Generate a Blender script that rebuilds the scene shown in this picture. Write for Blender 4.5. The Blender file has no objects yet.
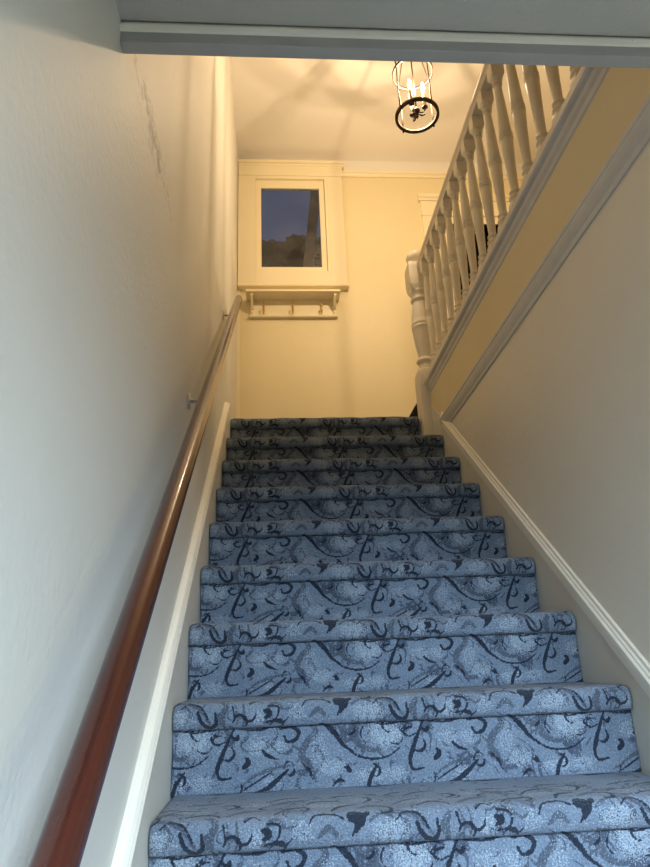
import bpy, bmesh, math, random
import numpy as np
from mathutils import Vector, Matrix
S = bpy.context.scene
C = S.collection
random.seed(4)

# ------------------------------------------------------------------ sizes
H, G, W = .19, .23664, 1.083          # rise, run, width of the flight
NSTEP = 7                              # steps below the lowest visible one
XL = -.03                              # left wall plane
YB = 2.87                              # back wall of the upper hall
ZC = 4.14                              # upper ceiling
ZL = 1.405                             # lower ceiling
ZF = 8*H + .02                         # upper floor
YH = -.48                              # front face of the opening's header
ZG = -NSTEP*H + .02                    # lower floor

# ------------------------------------------------------------------ materials
def mat(name, col, rough=.6, bump=0, bscale=200, metal=0, var=0, vscale=3, spec=.5, detail=4):
    m = bpy.data.materials.new(name); m.use_nodes = True
    n = m.node_tree.nodes; l = m.node_tree.links
    b = n['Principled BSDF']
    b.inputs['Roughness'].default_value = rough
    b.inputs['Metallic'].default_value = metal
    b.inputs['Specular IOR Level'].default_value = spec
    tc = n.new('ShaderNodeTexCoord')
    if var:
        nz = n.new('ShaderNodeTexNoise'); nz.inputs['Scale'].default_value = vscale; nz.inputs['Detail'].default_value = 5
        l.new(tc.outputs['Object'], nz.inputs['Vector'])
        r = n.new('ShaderNodeValToRGB')
        r.color_ramp.elements[0].position = .3; r.color_ramp.elements[1].position = .7
        r.color_ramp.elements[0].color = (*[c*(1-var) for c in col], 1)
        r.color_ramp.elements[1].color = (*[min(1, c*(1+var)) for c in col], 1)
        l.new(nz.outputs['Fac'], r.inputs['Fac']); l.new(r.outputs['Color'], b.inputs['Base Color'])
    else:
        b.inputs['Base Color'].default_value = (*col, 1)
    if bump:
        nb = n.new('ShaderNodeTexNoise'); nb.inputs['Scale'].default_value = bscale; nb.inputs['Detail'].default_value = detail
        l.new(tc.outputs['Object'], nb.inputs['Vector'])
        bp = n.new('ShaderNodeBump'); bp.inputs['Strength'].default_value = bump; bp.inputs['Distance'].default_value = .004
        l.new(nb.outputs['Fac'], bp.inputs['Height']); l.new(bp.outputs['Normal'], b.inputs['Normal'])
    return m

M = {}
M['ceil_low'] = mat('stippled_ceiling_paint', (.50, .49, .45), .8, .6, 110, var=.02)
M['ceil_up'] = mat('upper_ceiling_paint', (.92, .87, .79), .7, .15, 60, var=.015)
M['yellow'] = mat('yellow_wall_paint', (.80, .69, .43), .5, .25, 70, var=.02)
M['fascia'] = mat('yellow_fascia_paint', (.74, .63, .40), .5, .12, 60, var=.03)
M['wall_r'] = mat('textured_off_white_paint', (.82, .76, .64), .45, .45, 55, var=.02)
M['skirt'] = mat('off_white_skirting_paint', (.70, .67, .58), .5, .1, 60, var=.03)
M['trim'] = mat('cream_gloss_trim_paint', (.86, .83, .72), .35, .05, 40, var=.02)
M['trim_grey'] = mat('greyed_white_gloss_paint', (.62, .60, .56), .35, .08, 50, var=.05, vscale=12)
def chips(m):
    n = m.node_tree.nodes; l = m.node_tree.links; b = n['Principled BSDF']; src = b.inputs['Base Color'].links[0].from_socket
    tc = n.new('ShaderNodeTexCoord'); z = n.new('ShaderNodeTexNoise'); z.inputs['Scale'].default_value = 34; z.inputs['Detail'].default_value = 3
    l.new(tc.outputs['Object'], z.inputs['Vector']); g = n.new('ShaderNodeMath'); g.operation = 'GREATER_THAN'; g.inputs[1].default_value = .765
    l.new(z.outputs['Fac'], g.inputs[0]); x = n.new('ShaderNodeMix'); x.data_type = 'RGBA'
    l.new(g.outputs[0], x.inputs['Factor']); l.new(src, x.inputs['A']); x.inputs['B'].default_value = (.03, .025, .02, 1); l.new(x.outputs['Result'], b.inputs['Base Color'])
chips(M['trim_grey']); chips(M['trim'])
M['baluster'] = mat('baluster_gloss_paint', (.76, .69, .56), .5, .05, 60, var=.02)
M['cream'] = mat('cream_woodwork_paint', (.88, .78, .54), .4, .05, 60, var=.015)
M['floor_low'] = mat('lower_floor_oak', (.35, .22, .12), .4, .1, 20, var=.15)
M['brass'] = mat('aged_brass', (.75, .52, .18), .3, metal=1)
M['steel'] = mat('brushed_steel', (.62, .62, .62), .3, metal=1)
M['iron'] = mat('dark_bronze_iron', (.04, .022, .013), .6, .1, 100, metal=.2)
M['candle'] = mat('ivory_candle_sleeve', (.85, .75, .5), .5)
M['bagcloth'] = mat('dark_cloth', (.012, .012, .018), .9, .4, 300)
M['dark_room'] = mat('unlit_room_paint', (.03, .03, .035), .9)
M['door_frame'] = mat('cream_door_casing', (.87, .77, .53), .4, var=.01)

def wall_left_material():
    m = mat('scuffed_off_white_wall', (.76, .74, .67), .55, .32, 65, var=.02, spec=.35)
    n = m.node_tree.nodes; l = m.node_tree.links; b = n['Principled BSDF']
    src = b.inputs['Base Color'].links[0].from_socket
    geo = n.new('ShaderNodeTexCoord')
    sep = n.new('ShaderNodeSeparateXYZ'); l.new(geo.outputs['Object'], sep.inputs[0])
    # scrape that runs down the wall below the header: distance to a steep line in y, z
    def math_(op, a, c, clamp=False):
        k = n.new('ShaderNodeMath'); k.operation = op; k.use_clamp = clamp
        for i, v in enumerate((a, c)):
            if v is None: continue
            if isinstance(v, (int, float)): k.inputs[i].default_value = v
            else: l.new(v, k.inputs[i])
        return k.outputs[0]
    # scrape centre line y = -.36 + (z-?)..: it runs (y,z) (-.36,1.40) (-.215,1.473) (-.05,1.45) (.10,1.41)
    nz = n.new('ShaderNodeTexNoise'); nz.inputs['Scale'].default_value = 6; nz.inputs['Detail'].default_value = 8
    nz.inputs['Roughness'].default_value = .75
    mp = n.new('ShaderNodeMapping'); mp.inputs['Scale'].default_value = (1, 2.2, 4)
    l.new(geo.outputs['Object'], mp.inputs[0]); l.new(mp.outputs[0], nz.inputs['Vector'])
    dz = math_('ABSOLUTE', math_('SUBTRACT', sep.outputs[2], math_('ADD', math_('MULTIPLY', sep.outputs[1], -.05), 1.435)), None)
    inz = math_('SUBTRACT', 1, math_('MULTIPLY', dz, 10), True)
    dy = math_('ABSOLUTE', math_('ADD', sep.outputs[1], .17), None)
    iny = math_('SUBTRACT', 1.25, math_('MULTIPLY', dy, 3.6), True)
    ms = math_('MULTIPLY', inz, iny)
    th = math_('MULTIPLY', math_('SUBTRACT', math_('ADD', math_('MULTIPLY', nz.outputs['Fac'], 1.9), math_('MULTIPLY', ms, .34)), 1.15), 7, True)
    fac = math_('MULTIPLY', th, math_('MULTIPLY', ms, 1.0, True))
    mix = n.new('ShaderNodeMix'); mix.data_type = 'RGBA'
    l.new(fac, mix.inputs['Factor']); l.new(src, mix.inputs['A']); mix.inputs['B'].default_value = (.28, .29, .27, 1)
    l.new(mix.outputs['Result'], b.inputs['Base Color'])
    return m
M['wall_l'] = wall_left_material()

def wood_material():
    m = mat('varnished_mahogany', (.2, .04, .02), .26)
    n = m.node_tree.nodes; l = m.node_tree.links; b = n['Principled BSDF']
    tc = n.new('ShaderNodeTexCoord'); mp = n.new('ShaderNodeMapping'); mp.inputs['Scale'].default_value = (40, 40, 1.5)
    nz = n.new('ShaderNodeTexNoise'); nz.inputs['Scale'].default_value = 1.5; nz.inputs['Detail'].default_value = 6; nz.inputs['Distortion'].default_value = .6
    l.new(tc.outputs['Object'], mp.inputs[0]); l.new(mp.outputs[0], nz.inputs['Vector'])
    r = n.new('ShaderNodeValToRGB'); e = r.color_ramp.elements
    e[0].position = .3; e[0].color = (.032, .006, .004, 1); e[1].position = .75; e[1].color = (.085, .017, .009, 1)
    l.new(nz.outputs['Fac'], r.inputs['Fac']); l.new(r.outputs['Color'], b.inputs['Base Color'])
    b.inputs['Coat Weight'].default_value = .5; b.inputs['Coat Roughness'].default_value = .12
    return m
M['wood'] = wood_material()

def glass_material():
    m = bpy.data.materials.new('window_glass'); m.use_nodes = True
    b = m.node_tree.nodes['Principled BSDF']
    b.inputs['Base Color'].default_value = (.9, .93, .97, 1); b.inputs['Roughness'].default_value = .02
    b.inputs['Transmission Weight'].default_value = 1; b.inputs['IOR'].default_value = 1.45
    return m
M['glass'] = glass_material()

def emit(name, col, s):
    m = bpy.data.materials.new(name); m.use_nodes = True
    b = m.node_tree.nodes['Principled BSDF']
    b.inputs['Base Color'].default_value = (1, .9, .7, 1)
    b.inputs['Emission Color'].default_value = (*col, 1); b.inputs['Emission Strength'].default_value = s
    return m
def bulb_material():
    m = bpy.data.materials.new('clear_glowing_bulb'); m.use_nodes = True
    n = m.node_tree.nodes; l = m.node_tree.links; n.clear()
    o = n.new('ShaderNodeOutputMaterial'); a = n.new('ShaderNodeAddShader')
    t = n.new('ShaderNodeBsdfTransparent'); e = n.new('ShaderNodeEmission')
    e.inputs[0].default_value = (1, .72, .36, 1); e.inputs[1].default_value = 9
    l.new(t.outputs[0], a.inputs[0]); l.new(e.outputs[0], a.inputs[1]); l.new(a.outputs[0], o.inputs[0])
    return m
M['bulb'] = bulb_material()

def carpet_material():
    m = bpy.data.materials.new('scroll_patterned_carpet'); m.use_nodes = True
    n = m.node_tree.nodes; l = m.node_tree.links; b = n['Principled BSDF']
    b.inputs['Roughness'].default_value = .95; b.inputs['Specular IOR Level'].default_value = .1
    b.inputs['Sheen Weight'].default_value = .12; b.inputs['Sheen Roughness'].default_value = .5
    at = n.new('ShaderNodeAttribute'); at.attribute_name = 'weave'
    sep = n.new('ShaderNodeSeparateColor'); l.new(at.outputs['Color'], sep.inputs[0])
    tc = n.new('ShaderNodeTexCoord')
    def noise(scale, detail=2, rough=.5):
        z = n.new('ShaderNodeTexNoise'); z.inputs['Scale'].default_value = scale; z.inputs['Detail'].default_value = detail
        z.inputs['Roughness'].default_value = rough
        l.new(tc.outputs['Object'], z.inputs['Vector']); return z.outputs['Fac']
    def mth(op, a, c, clamp=False):
        k = n.new('ShaderNodeMath'); k.operation = op; k.use_clamp = clamp
        for i, v in enumerate((a, c)):
            if isinstance(v, (int, float)): k.inputs[i].default_value = v
            else: l.new(v, k.inputs[i])
        return k.outputs[0]
    def mix(f, a, c):
        k = n.new('ShaderNodeMix'); k.data_type = 'RGBA'
        for s, v in (('Factor', f), ('A', a), ('B', c)):
            if isinstance(v, tuple): k.inputs[s].default_value = (*v, 1)
            else: l.new(v, k.inputs[s])
        return k.outputs['Result']
    tuft = noise(260, 2, .6); tuft2 = noise(150, 2, .7)
    base = mix(mth('MULTIPLY', mth('SUBTRACT', noise(9, 4), .35), 3, True), (.140, .182, .248), (.18, .228, .295))
    cn = n.new('ShaderNodeTexNoise'); cn.inputs['Scale'].default_value = 11; cn.inputs['Detail'].default_value = 1; cn.inputs['Distortion'].default_value = 1.6
    l.new(tc.outputs['Object'], cn.inputs['Vector'])
    contour = mth('SUBTRACT', 1, mth('MULTIPLY', mth('ABSOLUTE', mth('SUBTRACT', mth('FRACT', mth('MULTIPLY', cn.outputs['Fac'], 5), 0), .5), 0), 4.2), True)
    patch = mth('MULTIPLY', mth('SUBTRACT', noise(13, 3, .6), .47), 9, True)
    fine = mth('MULTIPLY', mth('SUBTRACT', mth('ADD', mth('MULTIPLY', contour, patch), mth('MULTIPLY', mth('SUBTRACT', tuft2, .5), 1.3)), .32), 5, True)
    base = mix(mth('MULTIPLY', fine, .85), base, (.055, .072, .11))
    tuft3 = noise(340, 1, .5)
    def mask(ch, soft, jit):
        a = mth('ADD', sep.outputs[ch], mth('MULTIPLY', mth('SUBTRACT', tuft3 if ch == 2 else tuft2, .5), jit))
        return mth('MULTIPLY', mth('SUBTRACT', a, .45), soft, True)
    c = mix(mth('MULTIPLY', mask(1, 4, 2.2), .8), base, (.06, .075, .105))      # grey feathering
    c = mix(mth('MULTIPLY', mask(2, 8, 3.2), .6), c, (.42, .49, .56))            # pale flecks
    c = mix(mth('MULTIPLY', mask(0, 5, 1.7), .95), c, (.014, .02, .036))         # navy scrolls
    v = mth('ADD', mth('MULTIPLY', mth('SUBTRACT', tuft, .5), 1.3), 1.0)
    vm = n.new('ShaderNodeVectorMath'); vm.operation = 'SCALE'
    l.new(c, vm.inputs[0]); l.new(v, vm.inputs['Scale'])
    l.new(vm.outputs[0], b.inputs['Base Color'])
    bp = n.new('ShaderNodeBump'); bp.inputs['Strength'].default_value = .9; bp.inputs['Distance'].default_value = .006
    l.new(tuft, bp.inputs['Height']); l.new(bp.outputs['Normal'], b.inputs['Normal'])
    return m
M['carpet'] = carpet_material()

# ------------------------------------------------------------------ mesh helpers
class MB:
    def __init__(s): s.v = []; s.f = []; s.sm = []
    def add(s, vs, fs, smooth=False):
        o = len(s.v); s.v += [tuple(p) for p in vs]
        s.f += [tuple(o+i for i in f) for f in fs]; s.sm += [smooth]*len(fs); return s
    def box(s, a, b):
        x0, y0, z0 = a; x1, y1, z1 = b
        return s.add([(x0,y0,z0),(x1,y0,z0),(x1,y1,z0),(x0,y1,z0),(x0,y0,z1),(x1,y0,z1),(x1,y1,z1),(x0,y1,z1)],
            [(0,3,2,1),(4,5,6,7),(0,1,5,4),(1,2,6,5),(2,3,7,6),(3,0,4,7)])
    def prism(s, prof, fn, t0, t1, smooth=False):
        """profile points swept from t0 to t1; fn(p, q, t) -> xyz"""
        n = len(prof)
        vs = [fn(p, q, t) for t in (t0, t1) for p, q in prof]
        fs = [(i, (i+1) % n, n+(i+1) % n, n+i) for i in range(n)] + [tuple(range(n))[::-1], tuple(range(n, 2*n))]
        return s.add(vs, fs, smooth)
    def lathe(s, prof, c=(0,0,0), n=20):
        vs = []; fs = []
        for r, z in prof:
            for i in range(n):
                a = 2*math.pi*i/n; vs.append((c[0]+r*math.cos(a), c[1]+r*math.sin(a), c[2]+z))
        for j in range(len(prof)-1):
            for i in range(n): fs.append((j*n+i, j*n+(i+1)%n, (j+1)*n+(i+1)%n, (j+1)*n+i))
        s.add(vs, fs, True)
        k = len(prof)-1
        o = len(s.v)-len(vs)
        s.f.append(tuple(o+i for i in range(n))[::-1]); s.sm.append(False)
        s.f.append(tuple(o+k*n+i for i in range(n))); s.sm.append(False)
        return s
    def loft(s, rings, smooth=False):
        """rings: lists of equal length of points"""
        n = len(rings[0]); vs = [p for r in rings for p in r]; fs = []
        for j in range(len(rings)-1):
            for i in range(n): fs.append((j*n+i, j*n+(i+1)%n, (j+1)*n+(i+1)%n, (j+1)*n+i))
        fs.append(tuple(range(n))[::-1]); fs.append(tuple(range((len(rings)-1)*n, len(rings)*n)))
        return s.add(vs, fs, smooth)
    def tube(s, pts, r, n=10, closed=False, radii=None):
        pts = [Vector(p) for p in pts]; m = len(pts); rings = []
        up = None
        for i, p in enumerate(pts):
            if closed: t = pts[(i+1) % m]-pts[i-1]
            else: t = pts[min(i+1, m-1)]-pts[max(i-1, 0)]
            t.normalize()
            if up is None:
                up = Vector((0,0,1)) if abs(t.z) < .9 else Vector((1,0,0))
            a = (up-t*up.dot(t)); a.normalize(); up = a
            b = t.cross(a); rr = radii[i] if radii else r
            rings.append([p+a*rr*math.cos(2*math.pi*k/n)+b*rr*math.sin(2*math.pi*k/n) for k in range(n)])
        if closed:
            vs = [p for q in rings for p in q]; fs = []
            for j in range(m):
                for i in range(n): fs.append((j*n+i, j*n+(i+1)%n, ((j+1)%m)*n+(i+1)%n, ((j+1)%m)*n+i))
            return s.add(vs, fs, True)
        return s.loft(rings, True)
    def build(s, name, m, parent=None, bevel=0, flat=False):
        me = bpy.data.meshes.new(name)
        par = Vector(parent.matrix_world.translation) if parent else Vector((0,0,0))
        off = origin_of(parent)
        me.from_pydata([(x-off[0], y-off[1], z-off[2]) for x, y, z in s.v], [], s.f)
        bm = bmesh.new(); bm.from_mesh(me); bmesh.ops.recalc_face_normals(bm, faces=bm.faces); bm.to_mesh(me); bm.free()
        if not flat:
            me.polygons.foreach_set('use_smooth', s.sm)
        me.materials.append(m)
        o = bpy.data.objects.new(name, me); C.objects.link(o)
        if parent: o.parent = parent
        if bevel:
            k = o.modifiers.new('bevel', 'BEVEL'); k.width = bevel; k.segments = 2; k.limit_method = 'ANGLE'; k.angle_limit = .7
        return o
ORG = {}
def origin_of(o):
    x = y = z = 0
    while o:
        x += o.location.x; y += o.location.y; z += o.location.z; o = o.parent
    return (x, y, z)
def thing(name, loc, label, cat, group=None):
    o = bpy.data.objects.new(name, None); C.objects.link(o); o.location = loc; o.empty_display_size = .05
    o['label'] = label; o['category'] = cat
    if group: o['group'] = group
    return o
def tag(o, label, cat, group=None):
    o['label'] = label; o['category'] = cat
    if group: o['group'] = group
    return o
def struct(name, mb, m, parent=None, bevel=0, label=None, cat=None):
    o = mb.build(name, m, parent, bevel)
    if parent is None: o['kind'] = 'structure'
    if label: o['label'] = label
    if cat: o['category'] = cat
    return o

# ------------------------------------------------------------------ carpet pattern (navy scrolls, grey feathering, pale flecks)
PER = .437
def spline(pts, step=.0012):
    pts = [np.array(p, float) for p in pts]
    P = [2*pts[0]-pts[1]] + pts + [2*pts[-1]-pts[-2]]
    out = []
    for i in range(1, len(P)-2):
        d = np.linalg.norm(P[i+1]-P[i]); n = max(2, int(d/step))
        for k in range(n):
            t = k/n
            out.append(.5*((2*P[i])+(-P[i-1]+P[i+1])*t+(2*P[i-1]-5*P[i]+4*P[i+1]-P[i+2])*t*t+(-P[i-1]+3*P[i]-3*P[i+1]+P[i+2])*t**3))
    out.append(P[-2]); return np.array(out)
K = .00097
def cp(x, y): return ((x-101)*K, (y-428)*K)      # sketch units -> metres across, metres below the seam
# (channel, widths start/mid/end in mm, points, dashed)
ST = [
 (0, (3, 7, 3), [(242,430),(226,462),(212,492),(204,516),(212,534),(236,532)]),
 (0, (2, 5, 2), [(238,468),(243,484),(232,496),(216,492)]),
 (0, (1.5, 4, 6), [(232,440),(246,452),(252,446)]),
 (0, (1.5, 3, 1.5), [(112,428),(150,434),(190,431),(218,437)]),
 (0, (2, 3.5, 2), [(200,438),(188,450),(204,462),(226,456)]),
 (0, (2, 4, 2), [(255,432),(300,434),(330,428),(356,431)]),
 (0, (4, 6, 4), [(352,432),(378,430),(394,442),(386,458),(368,462),(360,450)]),
 (0, (5, 5, 1.5), [(310,480),(324,492),(346,498)]),
 (0, (7, 8, 4), [(266,512),(276,502),(270,492)]),
 (0, (2, 8, 3), [(286,566),(318,558),(344,540),(368,520)]),
 (1, (3, 6, 3), [(258,552),(292,530),(340,516),(384,512)]),
 (0, (2, 3, 2), [(262,560),(300,540),(330,524)]),
 (0, (3, 5, 2), [(400,508),(416,524),(424,544)]),
 (1, (8, 12, 5), [(420,420),(434,444),(410,468),(400,494),(418,514),(432,548)]),
 (0, (8, 8, 3), [(448,414),(466,434),(482,452),(498,474),(520,490)]),
 (0, (3, 3.4, 2), [(498,474),(530,498),(566,507),(604,503),(636,484)]),
 (1, (10, 14, 6), [(566,418),(534,430),(526,456),(542,480),(574,490)]),
 (0, (2, 3, 2), [(548,434),(540,456),(552,474)]),
 (0, (3, 6, 2), [(500,522),(512,530),(508,518)]),
 (0, (2, 5, 2), [(470,560),(486,548),(498,552)]),
 (1, (3, 9, 3), [(150,470),(132,486),(140,504)]),
 (1, (3, 10, 3), [(486,432),(504,444),(520,440)]),
 (0, (6, 6, 2), [(104,562),(112,540),(130,516)]),
 # nose band (above the seam)
 (0, (5, 7, 3), [(160,374),(172,398),(190,408),(202,396),(200,372)]),
 (1, (8, 14, 6), [(226,362),(214,384),(222,412)]),
 (1, (3, 4, 3), [(246,356),(252,384),(250,410)]),
 (1, (3, 4, 3), [(264,352),(268,384),(262,408)]),
 (0, (3, 3, 2), [(240,360),(246,392)]),
 (0, (6, 8, 3), [(316,372),(326,380),(314,388)]),
 (0, (3, 3, 3), [(322,360),(346,366),(342,390),(318,398)]),
 (0, (2, 4, 2), [(370,392),(356,402),(340,398)]),
 (0, (2, 3.5, 3), [(402,372),(414,354),(446,350),(470,360)]),
 (0, (13, 15, 4), [(486,356),(500,362),(492,384)]),
 (0, (7, 6, 2), [(516,352),(500,366),(484,392)]),
 (1, (4, 8, 4), [(520,366),(548,350),(588,352),(620,372),(640,398)]),
 (0, (2, 4, 3), [(570,366),(590,352),(616,360),(634,386)]),
 (1, (4, 10, 4), [(420,392),(440,376),(462,392)]),
 (1, (3, 9, 3), [(130,360),(142,376),(130,398)]),
 (0, (3, 3, 2), [(280,356),(296,344),(310,352)]),
 # tread band
 (0, (3, 6, 2), [(170,330),(196,312),(224,322),(232,342)]),
 (1, (6, 12, 4), [(250,330),(282,300),(320,296)]),
 (0, (3, 6, 3), [(338,338),(360,312),(396,306),(404,326),(388,336)]),
 (0, (4, 8, 2), [(450,336),(466,306),(506,292)]),
 (1, (6, 12, 4), [(500,330),(530,312),(566,318)]),
 (0, (2, 4, 2), [(124,300),(150,276),(190,272)]),
 (0, (3, 7, 2), [(240,276),(262,252),(250,232),(230,240)]),
 (1, (6, 12, 6), [(310,270),(336,246),(378,246)]),
 (0, (3, 6, 2), [(400,276),(420,250),(456,246),(478,262)]),
 (0, (3, 6, 2), [(520,274),(536,244),(524,220)]),
 (0, (3, 5, 2), [(160,226),(190,206),(230,200)]),
 (0, (3, 6, 2), [(320,214),(352,196),(392,204)]),
 (0, (3, 5, 2), [(452,212),(480,196),(512,204)]),
]
rc = random.Random(11)
for _ in range(64):
    x, y = rc.uniform(101, 551), rc.uniform(190, 566); a0 = rc.uniform(0, 6.28); sg = rc.choice((-1, 1)); sz = rc.uniform(9, 24); L_ = rc.randint(4, 7)
    pts = []
    for i in range(L_):
        pts.append((x, y)); x += sz*.55*math.cos(a0); y += sz*.55*math.sin(a0); a0 += sg*rc.uniform(.35, .75)*(1+i*.18)
    ch = 0 if rc.random() < .3 else 1
    ST.append((ch, (rc.uniform(1, 2.5), rc.uniform(2.5, 5.5) if ch == 0 else rc.uniform(3, 8), 1.2), pts))
FL = [(600,450,44,38,.75),(300,470,30,22,.45),(150,460,26,20,.5),(470,520,34,20,.55),(350,470,22,16,.5),(440,480,22,40,.35),(300,388,20,22,.5),(560,385,44,24,.6),(390,380,24,22,.45),
      (330,545,24,14,.6),(560,540,44,16,.55),(170,540,30,18,.5),(180,290,40,20,.4),(430,290,40,20,.4),(300,240,36,24,.4),(520,250,30,24,.4)]
U0, U1 = 0.0, PER
V0, V1, CELL = -.30, .17, .0013
NU = int(round(PER/CELL)); NV = int(round((V1-V0)/CELL))
F = np.zeros((3, NV, NU))
uu = (np.arange(NU)+.5)*PER/NU; vv = V0+(np.arange(NV)+.5)*CELL
for ch, ws, pts in ST:
    sp = spline([cp(*p) for p in pts]); n = len(sp)
    for i, (u, v) in enumerate(sp):
        t = i/(n-1)
        w = (ws[0]+(ws[1]-ws[0])*t*2) if t < .5 else (ws[1]+(ws[2]-ws[1])*(t*2-1))
        r = w*.0005*(1.6 if ch == 0 else 1.5)
        R = r+.004
        j0 = int((v-R-V0)/CELL); j1 = int((v+R-V0)/CELL)+1
        i0 = int((u-R)/PER*NU); i1 = int((u+R)/PER*NU)+1
        for j in range(max(0, j0), min(NV, j1)):
            for q in range(i0, i1):
                d = math.hypot((q+.5)*PER/NU-u, vv[j]-v)
                val = max(0., min(1., .5+(r-d)/.0022))
                if val > F[ch, j, q % NU]: F[ch, j, q % NU] = val
for x, y, a, b, s in FL:
    u, v = cp(x, y); a *= K; b *= K
    for off in (-PER, 0, PER):
        d = ((uu[None, :]-(u % PER)-off)/a)**2+((vv[:, None]-v)/b)**2
        F[2] = np.maximum(F[2], s*np.clip(1.3-d, 0, 1))
F[1] = np.maximum(F[1], 0)

def sample(u, v):
    fu = (u % PER)/PER*NU-.5; fv = np.clip((v-V0)/CELL-.5, 0, NV-1.001)
    i = np.floor(fu).astype(int); j = np.floor(fv).astype(int); a = fu-i; b = fv-j
    g = lambda jj, ii: F[:, jj, ii % NU]
    return g(j, i)*(1-a)*(1-b)+g(j, i+1)*a*(1-b)+g(j+1, i)*(1-a)*b+g(j+1, i+1)*a*b

def resample(path, step):
    out = [path[0]]; 
    for a, b in zip(path[:-1], path[1:]):
        d = math.dist(a, b); n = max(1, int(round(d/step)))
        for k in range(1, n+1): out.append((a[0]+(b[0]-a[0])*k/n, a[1]+(b[1]-a[1])*k/n))
    return out
def sheet_solid(name, path, v_start, x0, x1, close, step=.0028, endround=0):
    """carpet: fine grid along a (y, z) path and across x, closed to a solid by the points 'close'"""
    P = resample(path, step); P = np.array(P)
    s = np.concatenate([[0], np.cumsum(np.hypot(*np.diff(P, axis=0).T))]) + v_start
    nx = int(round((x1-x0)/step)); X = np.linspace(x0, x1, nx+1)
    m = len(P)
    Y = np.repeat(P[:, 0][:, None], nx+1, 1); Z = np.repeat(P[:, 1][:, None], nx+1, 1)
    XX = np.repeat(X[None, :], m, 0)
    # soft wobble of stretched carpet, rounded ends
    wob = .0012*np.sin(XX*23+1)+.0009*np.sin(XX*51)
    Z = Z+wob*(Z > -.03)
    if endround:
        e = np.minimum(X-x0, x1-X); k = np.clip(1-e/endround, 0, 1); k = 1-np.sqrt(1-k**2*.999)
        front = np.clip((.03-Y)/.03, 0, 1)
        Y = Y+front*k[None, :]*.012; Z = Z-np.clip((Z+.01)/.03, 0, 1)*k[None, :]*.008
    vs = np.stack([XX, Y, Z], -1).reshape(-1, 3).tolist()
    fs = []
    for j in range(m-1):
        r = j*(nx+1)
        for i in range(nx): fs.append((r+i, r+i+1, r+nx+2+i, r+nx+1+i))
    o = len(vs); c = len(close)
    vs += [(x0, *p) for p in close]+[(x1, *p) for p in close]
    L = [j*(nx+1) for j in range(m)]; R = [j*(nx+1)+nx for j in range(m)]
    top = [(m-1)*(nx+1)+i for i in range(nx+1)]; bot = list(range(nx+1))
    # close: runs from the path's end back to its start
    fs.append(tuple(L+[o+i for i in range(c)])); fs.append(tuple((R+[o+c+i for i in range(c)])[::-1]))
    fs.append(tuple(top+[o+c, o])); 
    for i in range(c-1): fs.append((o+i, o+c+i, o+c+i+1, o+i+1))
    fs.append(tuple([o+c-1, o+2*c-1]+bot[::-1]))
    me = bpy.data.meshes.new(name); me.from_pydata(vs, [], fs)
    col = np.zeros((len(vs), 4)); col[:, 3] = 1
    uf = XX.reshape(-1); vf = np.repeat(s[:, None], nx+1, 1).reshape(-1)
    col[:m*(nx+1), :3] = sample(uf, -vf).T
    at = me.color_attributes.new('weave', 'FLOAT_COLOR', 'POINT'); at.data.foreach_set('color', col.reshape(-1).astype(np.float32))
    sm = [True]*((m-1)*nx)+[False]*(len(fs)-(m-1)*nx); me.polygons.foreach_set('use_smooth', sm)
    me.materials.append(M['carpet']); me.update()
    return me
# nose profile from the seam up and over, then back along the tread (y, z)
OV = .026
nose = [(OV, -.038), (.016, -.038), (.008, -.034), (.003, -.026), (.0, -.014), (.0, -.004), (.003, .006), (.009, .014), (.018, .0185), (.03, .02)]
tread_path = nose+[(G+OV, .02)]
tread_me = sheet_solid('tread', tread_path, .0, 0, W-.005, [(G+OV, -.038), (G*.5, -.038)], endround=.02)
riser_path = [(OV, -H+.02), (OV, -.0385)]
riser_me = sheet_solid('riser', riser_path, -(H-.058), 0, W-.005, [(OV+.025, -.0385), (OV+.025, -H+.02)])
riser_top_me = sheet_solid('riser', riser_path, -(H-.058), 0, 1.018, [(OV+.025, -.0385), (OV+.025, -H+.02)])
landing_me = sheet_solid('tread', nose+[(.14, .02)], 0, 0, 1.018, [(.14, -.038), (.06, -.038)], endround=.02)

stairs = thing('staircase', (0, 0, 0), 'straight flight of stairs in blue carpet with navy scroll pattern, rising between two walls', 'stairs')
def child(name, me, loc, parent, label=None):
    o = bpy.data.objects.new(name, me); C.objects.link(o); o.parent = parent; o.location = loc
    if label: o['label'] = label
    return o
for k in range(-NSTEP+1, 9):
    y, z = k*G, k*H
    child('riser', riser_me if k < 8 else riser_top_me, (0, y, z), stairs)
    child('tread', tread_me if k < 8 else landing_me, (0, y, z), stairs)
mb = MB()   # rough timber under the carpet
mb.prism([((-NSTEP+1)*G+.06, ZG), (8*G+.10, ZG+.0), (8*G+.10, 8*H-.05), (7*G+.16, 7*H-.05), ((-NSTEP+1)*G+.10, -(NSTEP-1)*H-.09)], lambda p, q, t: (t, p, q), .005, W-.005)
# (the carriage sits inside the steps)

# ------------------------------------------------------------------ setting: walls, floors, ceilings
YN, XR = -2.30, 2.62       # near wall of the lower hall, right wall of both halls
T = .12
struct('wall_left', MB().box((XL-T, YN, ZG), (XL, YB, ZC)), M['wall_l'])
# right wall of the lower stairs, from the opening of the lower hall to the landing
struct('wall_right', MB().box((W+.001, YH+.02, ZG), (W+.10, 1.85, 1.38)), M['wall_r'])
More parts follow.
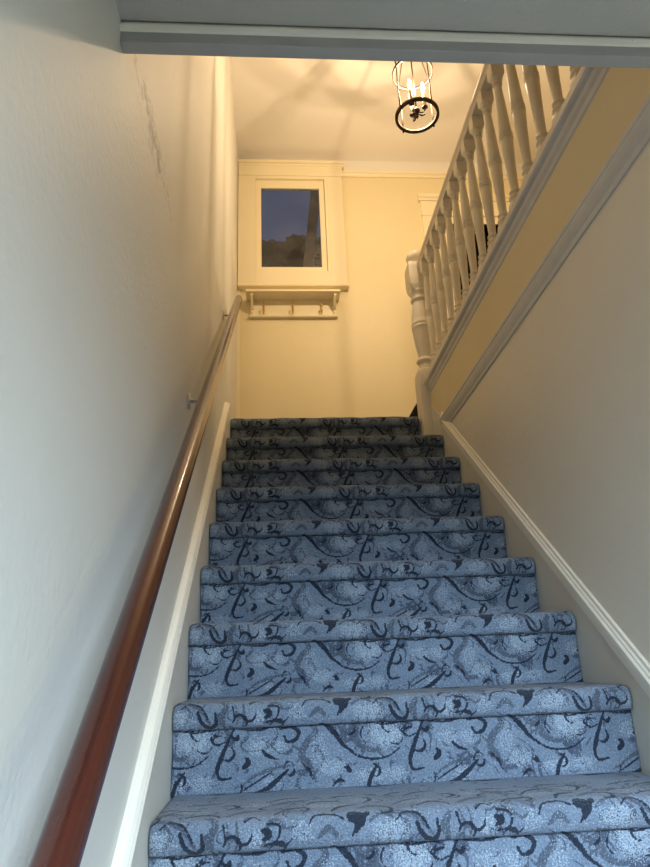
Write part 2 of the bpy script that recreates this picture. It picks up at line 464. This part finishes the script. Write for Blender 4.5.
# back wall with a window hole and a door hole
WX0, WX1, WZ0, WZ1 = .105, .67, 3.06, 3.935
DX0, DX1, DZ = 1.60, 2.36, 3.53
RZ = 3.985                # picture rail
bw = MB()
def wallbox(x0, x1, z0, z1, m): m.box((x0, YB, z0), (x1, YB+T, z1))
wallbox(XL, WX0, ZF-.3, RZ, bw); wallbox(WX0, WX1, ZF-.3, WZ0, bw); wallbox(WX0, WX1, WZ1, RZ, bw)
wallbox(WX1, DX0, ZF-.3, RZ, bw); wallbox(DX0, DX1, DZ, RZ, bw); wallbox(DX1, XR, ZF-.3, RZ, bw); wallbox(DX0, DX1, ZF-.3, ZF, bw)
struct('wall_back', bw, M['yellow'])
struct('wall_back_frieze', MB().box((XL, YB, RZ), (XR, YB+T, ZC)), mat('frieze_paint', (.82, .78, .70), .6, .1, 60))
struct('ceiling_upper', MB().box((XL, YN, ZC), (XR+T, YB+T, ZC+.1)), M['ceil_up'])
struct('wall_right_upper', MB().box((XR, YN, ZF), (XR+T, YB+T, ZC)), M['yellow'])
struct('wall_near_upper', MB().box((XL, YN-T, ZF), (XR+T, YN, ZC)), M['yellow'])
# upper floor: landing, hall and the floor over the lower hall
struct('floor_upper', MB().box((XL, 8*G+.14, 8*H-.04), (1.10, YB, ZF)).box((1.10, YH+.05, 8*H-.04), (XR, YB, ZF)).box((XL, YN, ZL+.05), (XR, YH+.02, ZF)), mat('hall_carpet', (.16, .18, .24), .95, .5, 200, var=.2, vscale=14))
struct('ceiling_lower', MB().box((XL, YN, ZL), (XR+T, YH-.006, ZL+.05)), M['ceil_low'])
struct('floor_lower', MB().box((XL, YN, ZG-.1), (XR+T, YH+.03, ZG)), M['floor_low'])
struct('wall_right_lower', MB().box((XR, YN, ZG), (XR+T, YH+.03, ZL)), M['wall_r'])
struct('wall_return_lower', MB().box((W+.10, YH+.02, ZG), (XR+T, YH+.12, ZL)), M['wall_r'])
# near wall of the lower hall with its large window (behind the camera)
VX0, VX1, VZ0, VZ1 = .45, 1.65, .0, 1.30
nw = MB().box((XL, YN-T, ZG), (VX0, YN, ZL)).box((VX1, YN-T, ZG), (XR+T, YN, ZL)).box((VX0, YN-T, ZG), (VX1, YN, VZ0)).box((VX0, YN-T, VZ1), (VX1, YN, ZL))
struct('wall_near_lower', nw, M['wall_r'])
w2 = MB()
for a, b in (((VX0, YN-.08, VZ0), (VX1, YN-.03, VZ0+.05)), ((VX0, YN-.08, VZ1-.05), (VX1, YN-.03, VZ1)), ((VX0, YN-.08, VZ0), (VX0+.05, YN-.03, VZ1)), ((VX1-.05, YN-.08, VZ0), (VX1, YN-.03, VZ1)), ((1.03, YN-.08, VZ0), (1.07, YN-.03, VZ1))):
    w2.box(a, b)
struct('window_2', w2, M['trim'])

# ------------------------------------------------------------------ header trim round the stairwell opening
hd = MB()
prof = [(YH, 1.36), (YH+.026, 1.36), (YH+.026, ZF-.004), (YH-.006, ZF-.004), (YH-.002, ZL+.001), (YH, 1.384)]
hd.prism(prof, lambda p, q, t: (t, p, q), XL, W+.02)
struct('trim_bead', MB().prism([(YH-.0005, 1.384), (YH-.005, 1.386), (YH-.008, 1.394), (YH-.006, 1.401), (YH-.002, ZL+.001)], lambda p, q, t: (t, p, q), XL, W+.02), M['trim'])
struct('trim_header', hd, mat('shaded_header_paint', (.42, .41, .39), .45, .08, 50, var=.05, vscale=12), bevel=.0015)  # strip painted darker than the bead, so their difference in light is colour
# moulding along the right wall at floor level, same height as the header
ml = [(0, 1.357), (-.006, 1.357), (-.009, 1.365), (-.010, 1.372), (-.014, 1.376), (-.022, 1.390), (-.027, 1.404), (-.028, 1.412), (-.033, 1.416), (-.033, 1.427), (0, 1.427)]
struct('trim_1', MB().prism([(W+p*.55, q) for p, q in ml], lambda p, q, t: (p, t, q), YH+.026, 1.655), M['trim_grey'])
# fascia of the gallery floor
struct('wall_fascia', MB().box((W, YH+.026, 1.38), (W+.065, 1.85, 1.70)), M['fascia'])

# sloped skirting boards and their caps
s = H/G
def band(y0, y1, lo, hi, x0, x1, name, m, extra=None):
    b = MB().prism([(y0, s*y0+lo), (y1, s*y1+lo), (y1, s*y1+hi), (y0, s*y0+hi)], lambda p, q, t: (t, p, q), x0, x1)
    return struct(name, b, m)
def cap(y0, y1, lo, x_wall, d, name, plumb=True):
    # d: +1 faces right, -1 faces left
    pr = [(.008, 0), (.012, .004), (.012, .030), (.016, .034), (.016, .048), (.011, .055), (.011, .060), (.007, .066), (.006, .076), (.001, .080), (-.013 if d > 0 else 0, .080), (-.013 if d > 0 else 0, 0)]
    b = MB(); n = len(pr)
    if d > 0: pr = [(.008, 0), (.012, .003), (.012, .011), (.006, .014), (.006, .017), (.009, .019), (.004, .027), (.000, .028), (.001, .031), (-.006, .034), (-.013, .035), (-.013, 0)]
    b.prism([(a, q) for a, q in pr], lambda a, q, t: (x_wall+d*a, t, s*t+lo+q), y0, y1)
    return struct(name, b, M['trim'])
Y0S = -NSTEP*G
band(Y0S, 1.92, -.30, .09, XL, XL+.028, 'baseboard_left', M['skirt'])
cap(Y0S, 1.90, .072, XL+.013, 1, 'trim_2')
band(YH+.03, 1.85, -.30, .10, W-.004, W+.0015, 'baseboard_right', M['skirt'])
cap(YH+.03, 1.66, .056, W, -1, 'trim_3')
struct('trim_corner', MB().box((XL, YB-.012, ZF), (XL+.022, YB, 3.0)), M['cream'])
# picture rail on the back wall
pr = [(0, 0), (.012, 0), (.014, .012), (.022, .022), (.030, .026), (.030, .040), (0, .044)]
struct('trim_picture_rail', MB().prism(pr, lambda a, q, t: (t, YB-a, RZ-.010+q), .80, XR), M['cream'])
struct('baseboard_back', MB().box((.0, YB-.015, ZF), (DX0-.19, YB, ZF+.15)), M['cream'])

# ------------------------------------------------------------------ small fixed window in its wide panelled casing
YP = 2.822
win = MB()
win.box((XL+.004, YP, 2.955), (.103, YB, 3.94)).box((.672, YP, 2.955), (.790, YB, 3.94)).box((.103, YP, 2.955), (.672, YB, 3.062)).box((.103, YP, 3.934), (.672, YB, 3.94))
w1 = struct('window_1', win, M['cream'], bevel=.002)
fz = MB().box((XL+.004, YP-.004, 3.94), (.797, YB, 4.048))
fz.prism([(0, 4.030), (-.008, 4.034), (-.012, 4.046), (-.026, 4.050), (-.030, 4.058), (-.030, 4.070), (.05, 4.070), (.05, 4.030)], lambda p, q, t: (t, YP+p, q), XL+.004, .815)
struct('window_head', fz, M['cream'], w1, bevel=.001)
sl = MB().prism([(0, 2.925), (-.012, 2.927), (-.016, 2.937), (-.010, 2.948), (-.004, 2.955), (.048, 2.955), (.048, 2.925)], lambda p, q, t: (t, YP+p, q), XL+.004, .800)
struct('window_apron', sl, M['cream'], w1)
sf = MB()
def frame(m, x0, x1, z0, z1, w, ya, yb, wt=None, wb=None, wr=None):
    wt = wt or w; wb = wb or w; wr = wr or w
    m.box((x0, ya, z0), (x0+w, yb, z1)).box((x1-wr, ya, z0), (x1, yb, z1)).box((x0+w, ya, z0), (x1-wr, yb, z0+wb)).box((x0+w, ya, z1-wt), (x1-wr, yb, z1))
frame(sf, .103, .672, 3.062, 3.934, .006, YP+.001, YB+.02, wr=.022, wt=.020, wb=.003)
struct('window_stop', sf, M['cream'], w1, bevel=.002)
sash = MB()
frame(sash, .109, .650, 3.065, 3.914, .042, YP+.022, YP+.045, wt=.075, wb=.048, wr=.043)
struct('window_sash', sash, M['cream'], w1, bevel=.003)
struct('window_pane', MB().box((.150, YP+.034, 3.112), (.608, YP+.038, 3.84)), M['glass'], w1)

# outside, seen through the pane
tag(MB().prism([(-.048, -.05), (.048, -.05), (.048, .05), (-.048, .05)], lambda p, q, t: (.568+p+(t-3.84)*.118, 3.9+q, t), 1.11, 5.6).build('timber_post', mat('weathered_brown_timber', (.5, .25, .12), .8, .3, 30, var=.35, vscale=9), bevel=.004), 'leaning brown timber post outside the small window pane', 'post')
sh = MB()
rnd = random.Random(2)
bmx = bmesh.new(); bmesh.ops.create_icosphere(bmx, subdivisions=6, radius=1)
for v in bmx.verts:
    c = v.co; k = 1+.10*math.sin(c.x*17+3)*math.sin(c.z*19)*math.sin(c.y*13+1)+rnd.uniform(-.06, .06)
    v.co = Vector((1.0+c.x*k*1.7, 6.2+c.y*k*1.0, 4.62+c.z*k*.95))
me = bpy.data.meshes.new('hedge'); bmx.to_mesh(me); bmx.free(); me.materials.append(mat('dusky_foliage', (.014, .018, .018), .9, .8, 25, var=.6, vscale=12))
hg = bpy.data.objects.new('hedge', me); C.objects.link(hg); tag(hg, 'dark bushy hedge top outside, along the bottom of the small window', 'hedge')
struct('ground_outside', MB().box((-3, YB+T+1.0, 1.0), (5, 9, 1.1)), M['floor_low'])

# ------------------------------------------------------------------ hook shelf below the window
hs = thing('hook_shelf', (.38, YB, 2.69), 'cream painted coat hook shelf on the back wall, just below the small window', 'coat rack')
MB().box((.036, 2.730, 2.832), (.724, YB, 2.850)).build('shelf_board', M['cream'], hs, bevel=.003)
MB().box((.066, YB-.016, 2.700), (.698, YB, 2.832)).build('back_board', M['cream'], hs)
MB().prism([(0, 2.686), (-.030, 2.686), (-.034, 2.693), (-.030, 2.701), (0, 2.701)], lambda p, q, t: (t, YB+p, q), .058, .706).build('bottom_rail', M['cream'], hs)
for x in (.072, .676):
    pf = [(0, 2.832), (-.120, 2.832), (-.122, 2.812), (-.108, 2.800)]
    for i in range(9):
        a = i/8; pf.append((-.104+.078*math.sin(a*math.pi/2)-.0, 2.796-.050*a-.020*math.sin(a*math.pi)))
    pf += [(-.034, 2.725), (-.026, 2.702), (0, 2.702)]
    MB().prism(pf, lambda p, q, t: (t, YB-.0+p, q), x, x+.018).build('bracket', M['cream'], hs)
for x in (.166, .378, .588):
    h = MB()
    y0 = YB-.018
    h.lathe([(.006, -.012), (.008, -.006), (.008, .03), (.005, .036)], (x, y0-.003, 2.750), 10)
    h.tube([(x, y0, 2.79), (x, y0-.012, 2.795), (x, y0-.034, 2.80), (x, y0-.040, 2.812)], .003, 8)
    pts = [(x, y0-.002, 2.752)]+[(x, y0-.024+.022*math.cos(a), 2.735-.026*math.sin(a)) for a in [i*math.pi/8 for i in range(0, 9)]]+[(x, y0-.048, 2.752)]
    h.tube(pts, .0048, 8)
    h.lathe([(.002, -.006), (.009, -.003), (.010, .002), (.004, .008)], (x, y0-.049, 2.757), 10)
    h.build('hook', M['brass'], hs)

# ------------------------------------------------------------------ door to the dark room
d1 = struct('door_1', MB().box((1.42, YB-.018, ZF), (1.56, YB, 3.60)).box((2.40, YB-.018, ZF), (2.54, YB, 3.60)), M['door_frame'], bevel=.002)
dh = MB().box((1.415, YB-.022, 3.600), (2.545, YB, 3.735))
dh.prism([(0, 3.735), (-.03, 3.737), (-.036, 3.752), (-.048, 3.762), (-.052, 3.785), (0, 3.79)], lambda p, q, t: (t, YB+p, q), 1.395, 2.565)
struct('door_head', dh, M['door_frame'], d1, bevel=.001)
dj = MB().box((1.56, YB-.010, ZF), (DX0, YB+T, 3.57)).box((DX1, YB-.010, ZF), (2.40, YB+T, 3.57)).box((DX0, YB-.010, DZ), (DX1, YB+T, 3.57)).box((1.56, YB-.004, 3.57), (2.40, YB, 3.60))
struct('door_jamb', dj, M['door_frame'], d1)
dk = MB().box((1.3, YB+T+.9, ZF-.05), (2.7, YB+T+.95, 3.75)).box((1.3, YB+T, ZF-.05), (1.35, YB+T+.9, 3.75)).box((2.65, YB+T, ZF-.05), (2.7, YB+T+.9, 3.75)).box((1.3, YB+T, 3.70), (2.7, YB+T+.9, 3.75)).box((1.3, YB+T, ZF-.05), (2.7, YB+T+.9, ZF))
struct('wall_dark_room', dk, M['dark_room'])

# ------------------------------------------------------------------ gallery balustrade
XB = 1.108
bal = thing('balustrade', (XB, 1.0, 1.70), 'cream painted gallery balustrade with turned balusters and ball topped newel, on the right', 'railing')
# shoe rail (moulded) on the fascia
sp_ = [(W+.062, 1.652), (W, 1.652), (W-.005, 1.656), (W-.008, 1.668), (W-.014, 1.678), (W-.016, 1.690), (W-.026, 1.698), (W-.032, 1.706), (W-.032, 1.730), (W-.026, 1.735), (W+.062, 1.735)]
shoe = MB().prism([(W-.0, 1.650), (W-.004, 1.655), (W-.007, 1.668), (W-.014, 1.679), (W-.017, 1.692), (W-.027, 1.699), (W-.031, 1.706), (W-.031, 1.728), (W-.026, 1.733), (W+.075, 1.733), (W+.075, 1.70), (W, 1.70)], lambda p, q, t: (p, t, q), YH+.03, 1.85)
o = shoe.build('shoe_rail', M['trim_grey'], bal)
hr_prof = [(-.022, 2.440), (.022, 2.440), (.026, 2.448), (.024, 2.456), (.032, 2.468), (.032, 2.480), (.022, 2.490), (.010, 2.494), (-.010, 2.494), (-.022, 2.490), (-.032, 2.480), (-.032, 2.468), (-.024, 2.456), (-.026, 2.448)]
MB().prism([(XB+p, q) for p, q in hr_prof], lambda p, q, t: (p, t, q), YH+.03, 1.856).build('handrail', M['baluster'], bal)
def sq(cx, cy, hw, z, c=.25):
    """square ring with clipped corners; c = clip share"""
    k = hw*(1-c)
    return [(cx-k, cy-hw, z), (cx+k, cy-hw, z), (cx+hw, cy-k, z), (cx+hw, cy+k, z), (cx+k, cy+hw, z), (cx-k, cy+hw, z), (cx-hw, cy+k, z), (cx-hw, cy-k, z)]
def baluster_mesh():
    m = MB(); z0 = 1.733
    m.loft([sq(0, 0, .020, 0, .06), sq(0, 0, .020, .060, .06), sq(0, 0, .0195, .070, .15), sq(0, 0, .016, .082, .4)])
    m.lathe([(.0165, .078), (.0215, .086), (.0205, .094), (.016, .101), (.0135, .106), (.0165, .109), (.0185, .112), (.0185, .117), (.0135, .121),
             (.0130, .130), (.0150, .20), (.0185, .29), (.0212, .343), (.0195, .346), (.0195, .349), (.0225, .352), (.0225, .358), (.0195, .361), (.0195, .365), (.0225, .368), (.0225, .374), (.0190, .376), (.0208, .377),
             (.0198, .40), (.0165, .50), (.0125, .600), (.0118, .612), (.0165, .615), (.0165, .621), (.0125, .625), (.0135, .629), (.0185, .634), (.0195, .640), (.0195, .645)], (0, 0, 0), 20)
    m.loft([sq(0, 0, .0165, .640, .4), sq(0, 0, .0215, .653, .12), sq(0, 0, .0225, .660, .05), sq(0, 0, .0225, .708, .05)])
    m.v = [(x*1.14, y*1.14, z) for x, y, z in m.v]
    return m
bm0 = baluster_mesh(); bmesh_ = None
y = 1.786; first = None
while y > -.44:
    if first is None:
        first = bm0.build('baluster', M['baluster'], None)
        first.parent = bal; o = first
    else:
        o = first.copy(); C.objects.link(o)
    o.location = (0, y-1.0, .033)
    y -= .130
# newel
NX, NY, NW = 1.087, 1.908, .058
nl = MB()
ring = lambda w, z, c=.04: sq(NX, NY, w, z, c)
nl.loft([ring(NW, 7*H+.024), ring(NW, 1.730), ring(NW, 1.765), ring(NW*.985, 1.785, .10), ring(NW*.93, 1.802, .28), ring(NW*.80, 1.812, .42)])
nl.lathe([(.043, 1.808), (.046, 1.815), (.044, 1.826), (.038, 1.838), (.037, 1.848), (.046, 1.854), (.051, 1.862), (.050, 1.870), (.044, 1.876), (.038, 1.880), (.037, 1.890), (.040, 1.920), (.048, 1.97), (.0565, 2.04),
          (.0585, 2.070), (.0600, 2.072), (.0600, 2.080), (.0585, 2.082), (.0585, 2.092), (.0600, 2.094), (.0600, 2.102), (.0585, 2.104), (.0575, 2.13), (.0515, 2.19), (.043, 2.235), (.041, 2.245), (.050, 2.250), (.053, 2.258), (.048, 2.266),
          (.046, 2.275), (.050, 2.290), (.056, 2.302), (.057, 2.312)], (NX, NY, 0), 32)
nl.loft([ring(.040, 2.285, .4), ring(.052, 2.312, .25), ring(.058, 2.340, .10), ring(.061, 2.385), ring(.061, 2.47), ring(.058, 2.492, .12), ring(.045, 2.502, .35)])
nw_ = nl.build('newel_post', M['baluster'], bal)
MB().lathe([(.026, 2.500), (.030, 2.506), (.046, 2.515), (.054, 2.530), (.056, 2.546), (.052, 2.564), (.040, 2.580), (.022, 2.589), (.004, 2.592)], (NX, NY, 0), 32).build('ball_cap', M['baluster'], nw_)

# dark cloth bag behind the newel foot
bg = MB()
def slab(w, z, dx): return [(1.00+dx, 2.10, z), (1.30, 2.10-.0, z), (1.30, 2.26, z), (1.00+dx, 2.26, z)]
bg.loft([[(p[0], p[1], p[2]) for p in slab(0, z, dx)] for z, dx in ((ZF+.001, 0.0), (ZF+.05, -.004), (1.62, .014), (1.68, .050), (1.73, .085), (1.77, .12))])
b_ = bg.build('cloth_bag', M['bagcloth'], None, bevel=.012)
tag(b_, 'dark cloth bag on the landing floor, mostly hidden behind the newel foot', 'bag')

# ------------------------------------------------------------------ wooden wall handrail
P0 = Vector((.04, -1.30, .691-1.30*.83)); P1 = Vector((.04, 1.90, .691+1.90*.83))
whr = thing('wall_handrail', (.04, P0.y, P0.z), 'round varnished mahogany handrail running up the left wall on brackets', 'handrail')
ax = (P1-P0); L = ax.length; ax.normalize()
R_ = .0215
rm = bpy.data.meshes.new('rail')
rb = MB().lathe([(R_-.005, 0), (R_-.001, .003), (R_, .008), (R_, L-.008), (R_-.001, L-.003), (R_-.005, L)], (0, 0, 0), 40)
ro = rb.build('rail', M['wood']); ro.parent = whr; ro.rotation_euler = ax.to_track_quat('Z', 'Y').to_euler()
for yb in (-.75, .52, 1.70):
    zr = .691+.83*yb
    b = MB()
    zp = zr-.055
    # round wall plate, arm and saddle
    n = 20; r1 = [(XL+.0005, yb+.026*math.cos(2*math.pi*i/n), zp+.026*math.sin(2*math.pi*i/n)) for i in range(n)]
    r2 = [(XL+.006, p[1], p[2]) for p in r1]; r3 = [(XL+.009, yb+(p[1]-yb)*.6, zp+(p[2]-zp)*.6) for p in r1]
    b.loft([r1, r2, r3])
    b.tube([(XL+.004, yb, zp), (XL+.035, yb, zp-.002), (XL+.058, yb, zp+.004), (.037, yb, zp+.016), (.04, yb, zr-.028)], .006, 10)
    b.prism([(-.014, -.004), (.014, -.004), (.014, .001), (-.014, .001)], lambda p, q, t: (.04+p, yb+t, zr-.0285+q+.83*t), -.03, .03)
    b.build('bracket', M['steel'], whr)

# ------------------------------------------------------------------ hanging lantern
LX, LY, Z0, Z1 = 1.046, 1.40, 3.125, 3.435
RL = .122
lan = thing('hanging_lantern', (LX, LY, ZC), 'round dark metal cage lantern with lit candle bulbs hanging from the ceiling', 'lamp')
def circ(r, z, n=48): return [(LX+r*math.cos(2*math.pi*i/n), LY+r*math.sin(2*math.pi*i/n), z) for i in range(n)]
def bandring(r, z, w, t, name):
    m = MB(); n = 48; vs = []; fs = []
    for i in range(n):
        a = 2*math.pi*i/n
        for rr, zz in ((r-t, z-w), (r, z-w), (r, z+w), (r-t, z+w)): vs.append((LX+rr*math.cos(a), LY+rr*math.sin(a), zz))
    for i in range(n):
        for k in range(4): fs.append((i*4+k, i*4+(k+1) % 4, ((i+1) % n)*4+(k+1) % 4, ((i+1) % n)*4+k))
    m.add(vs, fs, True); return m
br = bandring(RL, Z0, .008, .016, 'ring')
for a in (.5, 2.07, 3.64, 5.21): br.lathe([(.002, -.018), (.006, -.012), (.004, -.005), (.005, .0)], (LX+RL*math.cos(a), LY+RL*math.sin(a), Z0), 10)
br.build('lower_ring', M['iron'], lan)
bandring(RL*.95, Z1, .007, .010, 'ring').build('upper_ring', M['iron'], lan)
HUB = 3.76
for a in (.5, 2.07, 3.64, 5.21):
    c, s_ = math.cos(a), math.sin(a)
    MB().tube([(LX+RL*c*.985, LY+RL*s_*.985, z) for z in (Z0, Z0+.1, Z0+.2, Z1+.012)], .0036, 8).build('cage_rod', M['iron'], lan)
    pts = []
    for t in np.linspace(0, 1, 12):
        r = RL*(1-t)**.75*.985+.006; z = Z1+.01+(HUB-Z1)*(t**1.1)
        pts.append((LX+r*c, LY+r*s_, z))
    MB().tube(pts, .0032, 8).build('curved_arm', M['iron'], lan)
st = MB().tube([(LX, LY, z) for z in (Z0+.03, 3.4, HUB)], .004, 8)
st.lathe([(.003, -.05), (.009, -.034), (.005, -.022), (.016, -.006), (.020, .006), (.010, .018), (.004, .03)], (LX, LY, Z0+.03), 14)
st.lathe([(.004, -.02), (.012, -.01), (.014, 0), (.012, .01), (.004, .02)], (LX, LY, HUB), 14)
st.build('stem', M['iron'], lan)
for i in range(3):
    a = -.25+i*2*math.pi/3; c, s_ = math.cos(a), math.sin(a); r = .047
    am = MB().tube([(LX+k*c, LY+k*s_, Z0+.035+dz) for k, dz in ((.004, 0), (.018, -.016), (.034, -.018), (.046, -.004), (.047, .012))], .0035, 8)
    am.lathe([(.004, .0), (.016, .006), (.017, .010), (.008, .012)], (LX+r*c, LY+r*s_, Z0+.042), 12)
    am.tube([(LX+k*c, LY+k*s_, Z0+.02+dz) for k, dz in ((.006, -.01), (.026, -.024), (.042, -.020), (.044, -.008), (.034, -.006))], .003, 6, radii=[.003, .005, .004, .003, .002])
    ca = am.build('candle_arm', M['iron'], lan)
    MB().lathe([(.0095, 0), (.0095, .110), (.007, .113)], (LX+r*c, LY+r*s_, Z0+.054), 14).build('candle_sleeve', M['candle'], ca)
    MB().lathe([(.005, 0), (.010, .010), (.0125, .022), (.0105, .038), (.006, .054), (.001, .066)], (LX+r*c, LY+r*s_, Z0+.167), 14).build('bulb', M['bulb'], ca)
    pl = bpy.data.lights.new('filament', 'POINT'); pl.energy = 17.5; pl.color = (1, .74, .46); pl.shadow_soft_size = .005
    po = bpy.data.objects.new('filament', pl); C.objects.link(po); po.location = (LX+r*c, LY+r*s_, Z0+.193)
ch = MB(); z = HUB+.02; i = 0
while z < ZC-.06:
    n = 14; ll = .017
    ch.tube([((LX+.009*math.cos(2*math.pi*k/n)*(i % 2)), (LY+.009*math.cos(2*math.pi*k/n)*(1-i % 2)), z+ll*.5+ll*math.sin(2*math.pi*k/n)) for k in range(n)], .002, 6, closed=True)
    z += .027; i += 1
ch.build('chain', M['iron'], lan)
MB().lathe([(.008, -.055), (.014, -.045), (.03, -.035), (.055, -.018), (.06, -.006), (.06, -.0005)], (LX, LY, ZC), 28).build('ceiling_canopy', M['iron'], lan)

# ------------------------------------------------------------------ daylight and camera
def area(name, loc, rot, sx, sy, e, col):
    l = bpy.data.lights.new(name, 'AREA'); l.shape = 'RECTANGLE'; l.size = sx; l.size_y = sy; l.energy = e; l.color = col; l.spread = math.radians(108)
    o = bpy.data.objects.new(name, l); C.objects.link(o); o.location = loc; o.rotation_euler = rot; return o
area('daylight_window', ((VX0+VX1)/2, YN-.42, (VZ0+VZ1)/2+.42), (math.radians(38), 0, 0), VX1-VX0-.04, VZ1-VZ0, 168, (.62, .81, 1.0))
wd = bpy.data.worlds.new('dusk_sky'); S.world = wd; wd.use_nodes = True
n = wd.node_tree.nodes; l = wd.node_tree.links; bgn = n['Background']
tc = n.new('ShaderNodeTexCoord'); sp = n.new('ShaderNodeSeparateXYZ'); rp = n.new('ShaderNodeValToRGB')
l.new(tc.outputs['Generated'], sp.inputs[0]); l.new(sp.outputs[2], rp.inputs[0]); l.new(rp.outputs[0], bgn.inputs[0])
rp.color_ramp.elements[0].color = (.036, .056, .10, 1); rp.color_ramp.elements[1].color = (.026, .05, .105, 1)
bgn.inputs['Strength'].default_value = 1.0

cam = bpy.data.cameras.new('camera'); co = bpy.data.objects.new('camera', cam); C.objects.link(co)
r = Vector((0.9971294850894107, -0.0651928307104772, -0.038505646200027104)); u = Vector((0.014482724295367636, -0.3349452610216399, 0.9421262775319079)); f = Vector((0.07431716263630474, 0.9399795566623247, 0.3330396258624317))
co.matrix_world = Matrix(((r.x, u.x, -f.x, .24292), (r.y, u.y, -f.y, -1.37966), (r.z, u.z, -f.z, .28157), (0, 0, 0, 1)))
cam.sensor_fit = 'HORIZONTAL'; cam.sensor_width = 36; cam.lens = 653.6/650*36; cam.clip_start = .01
S.camera = co
S.view_settings.view_transform = 'Standard'; S.view_settings.look = 'None'; S.view_settings.gamma = 1; S.view_settings.use_curve_mapping = False
S.view_settings.exposure = 0.12
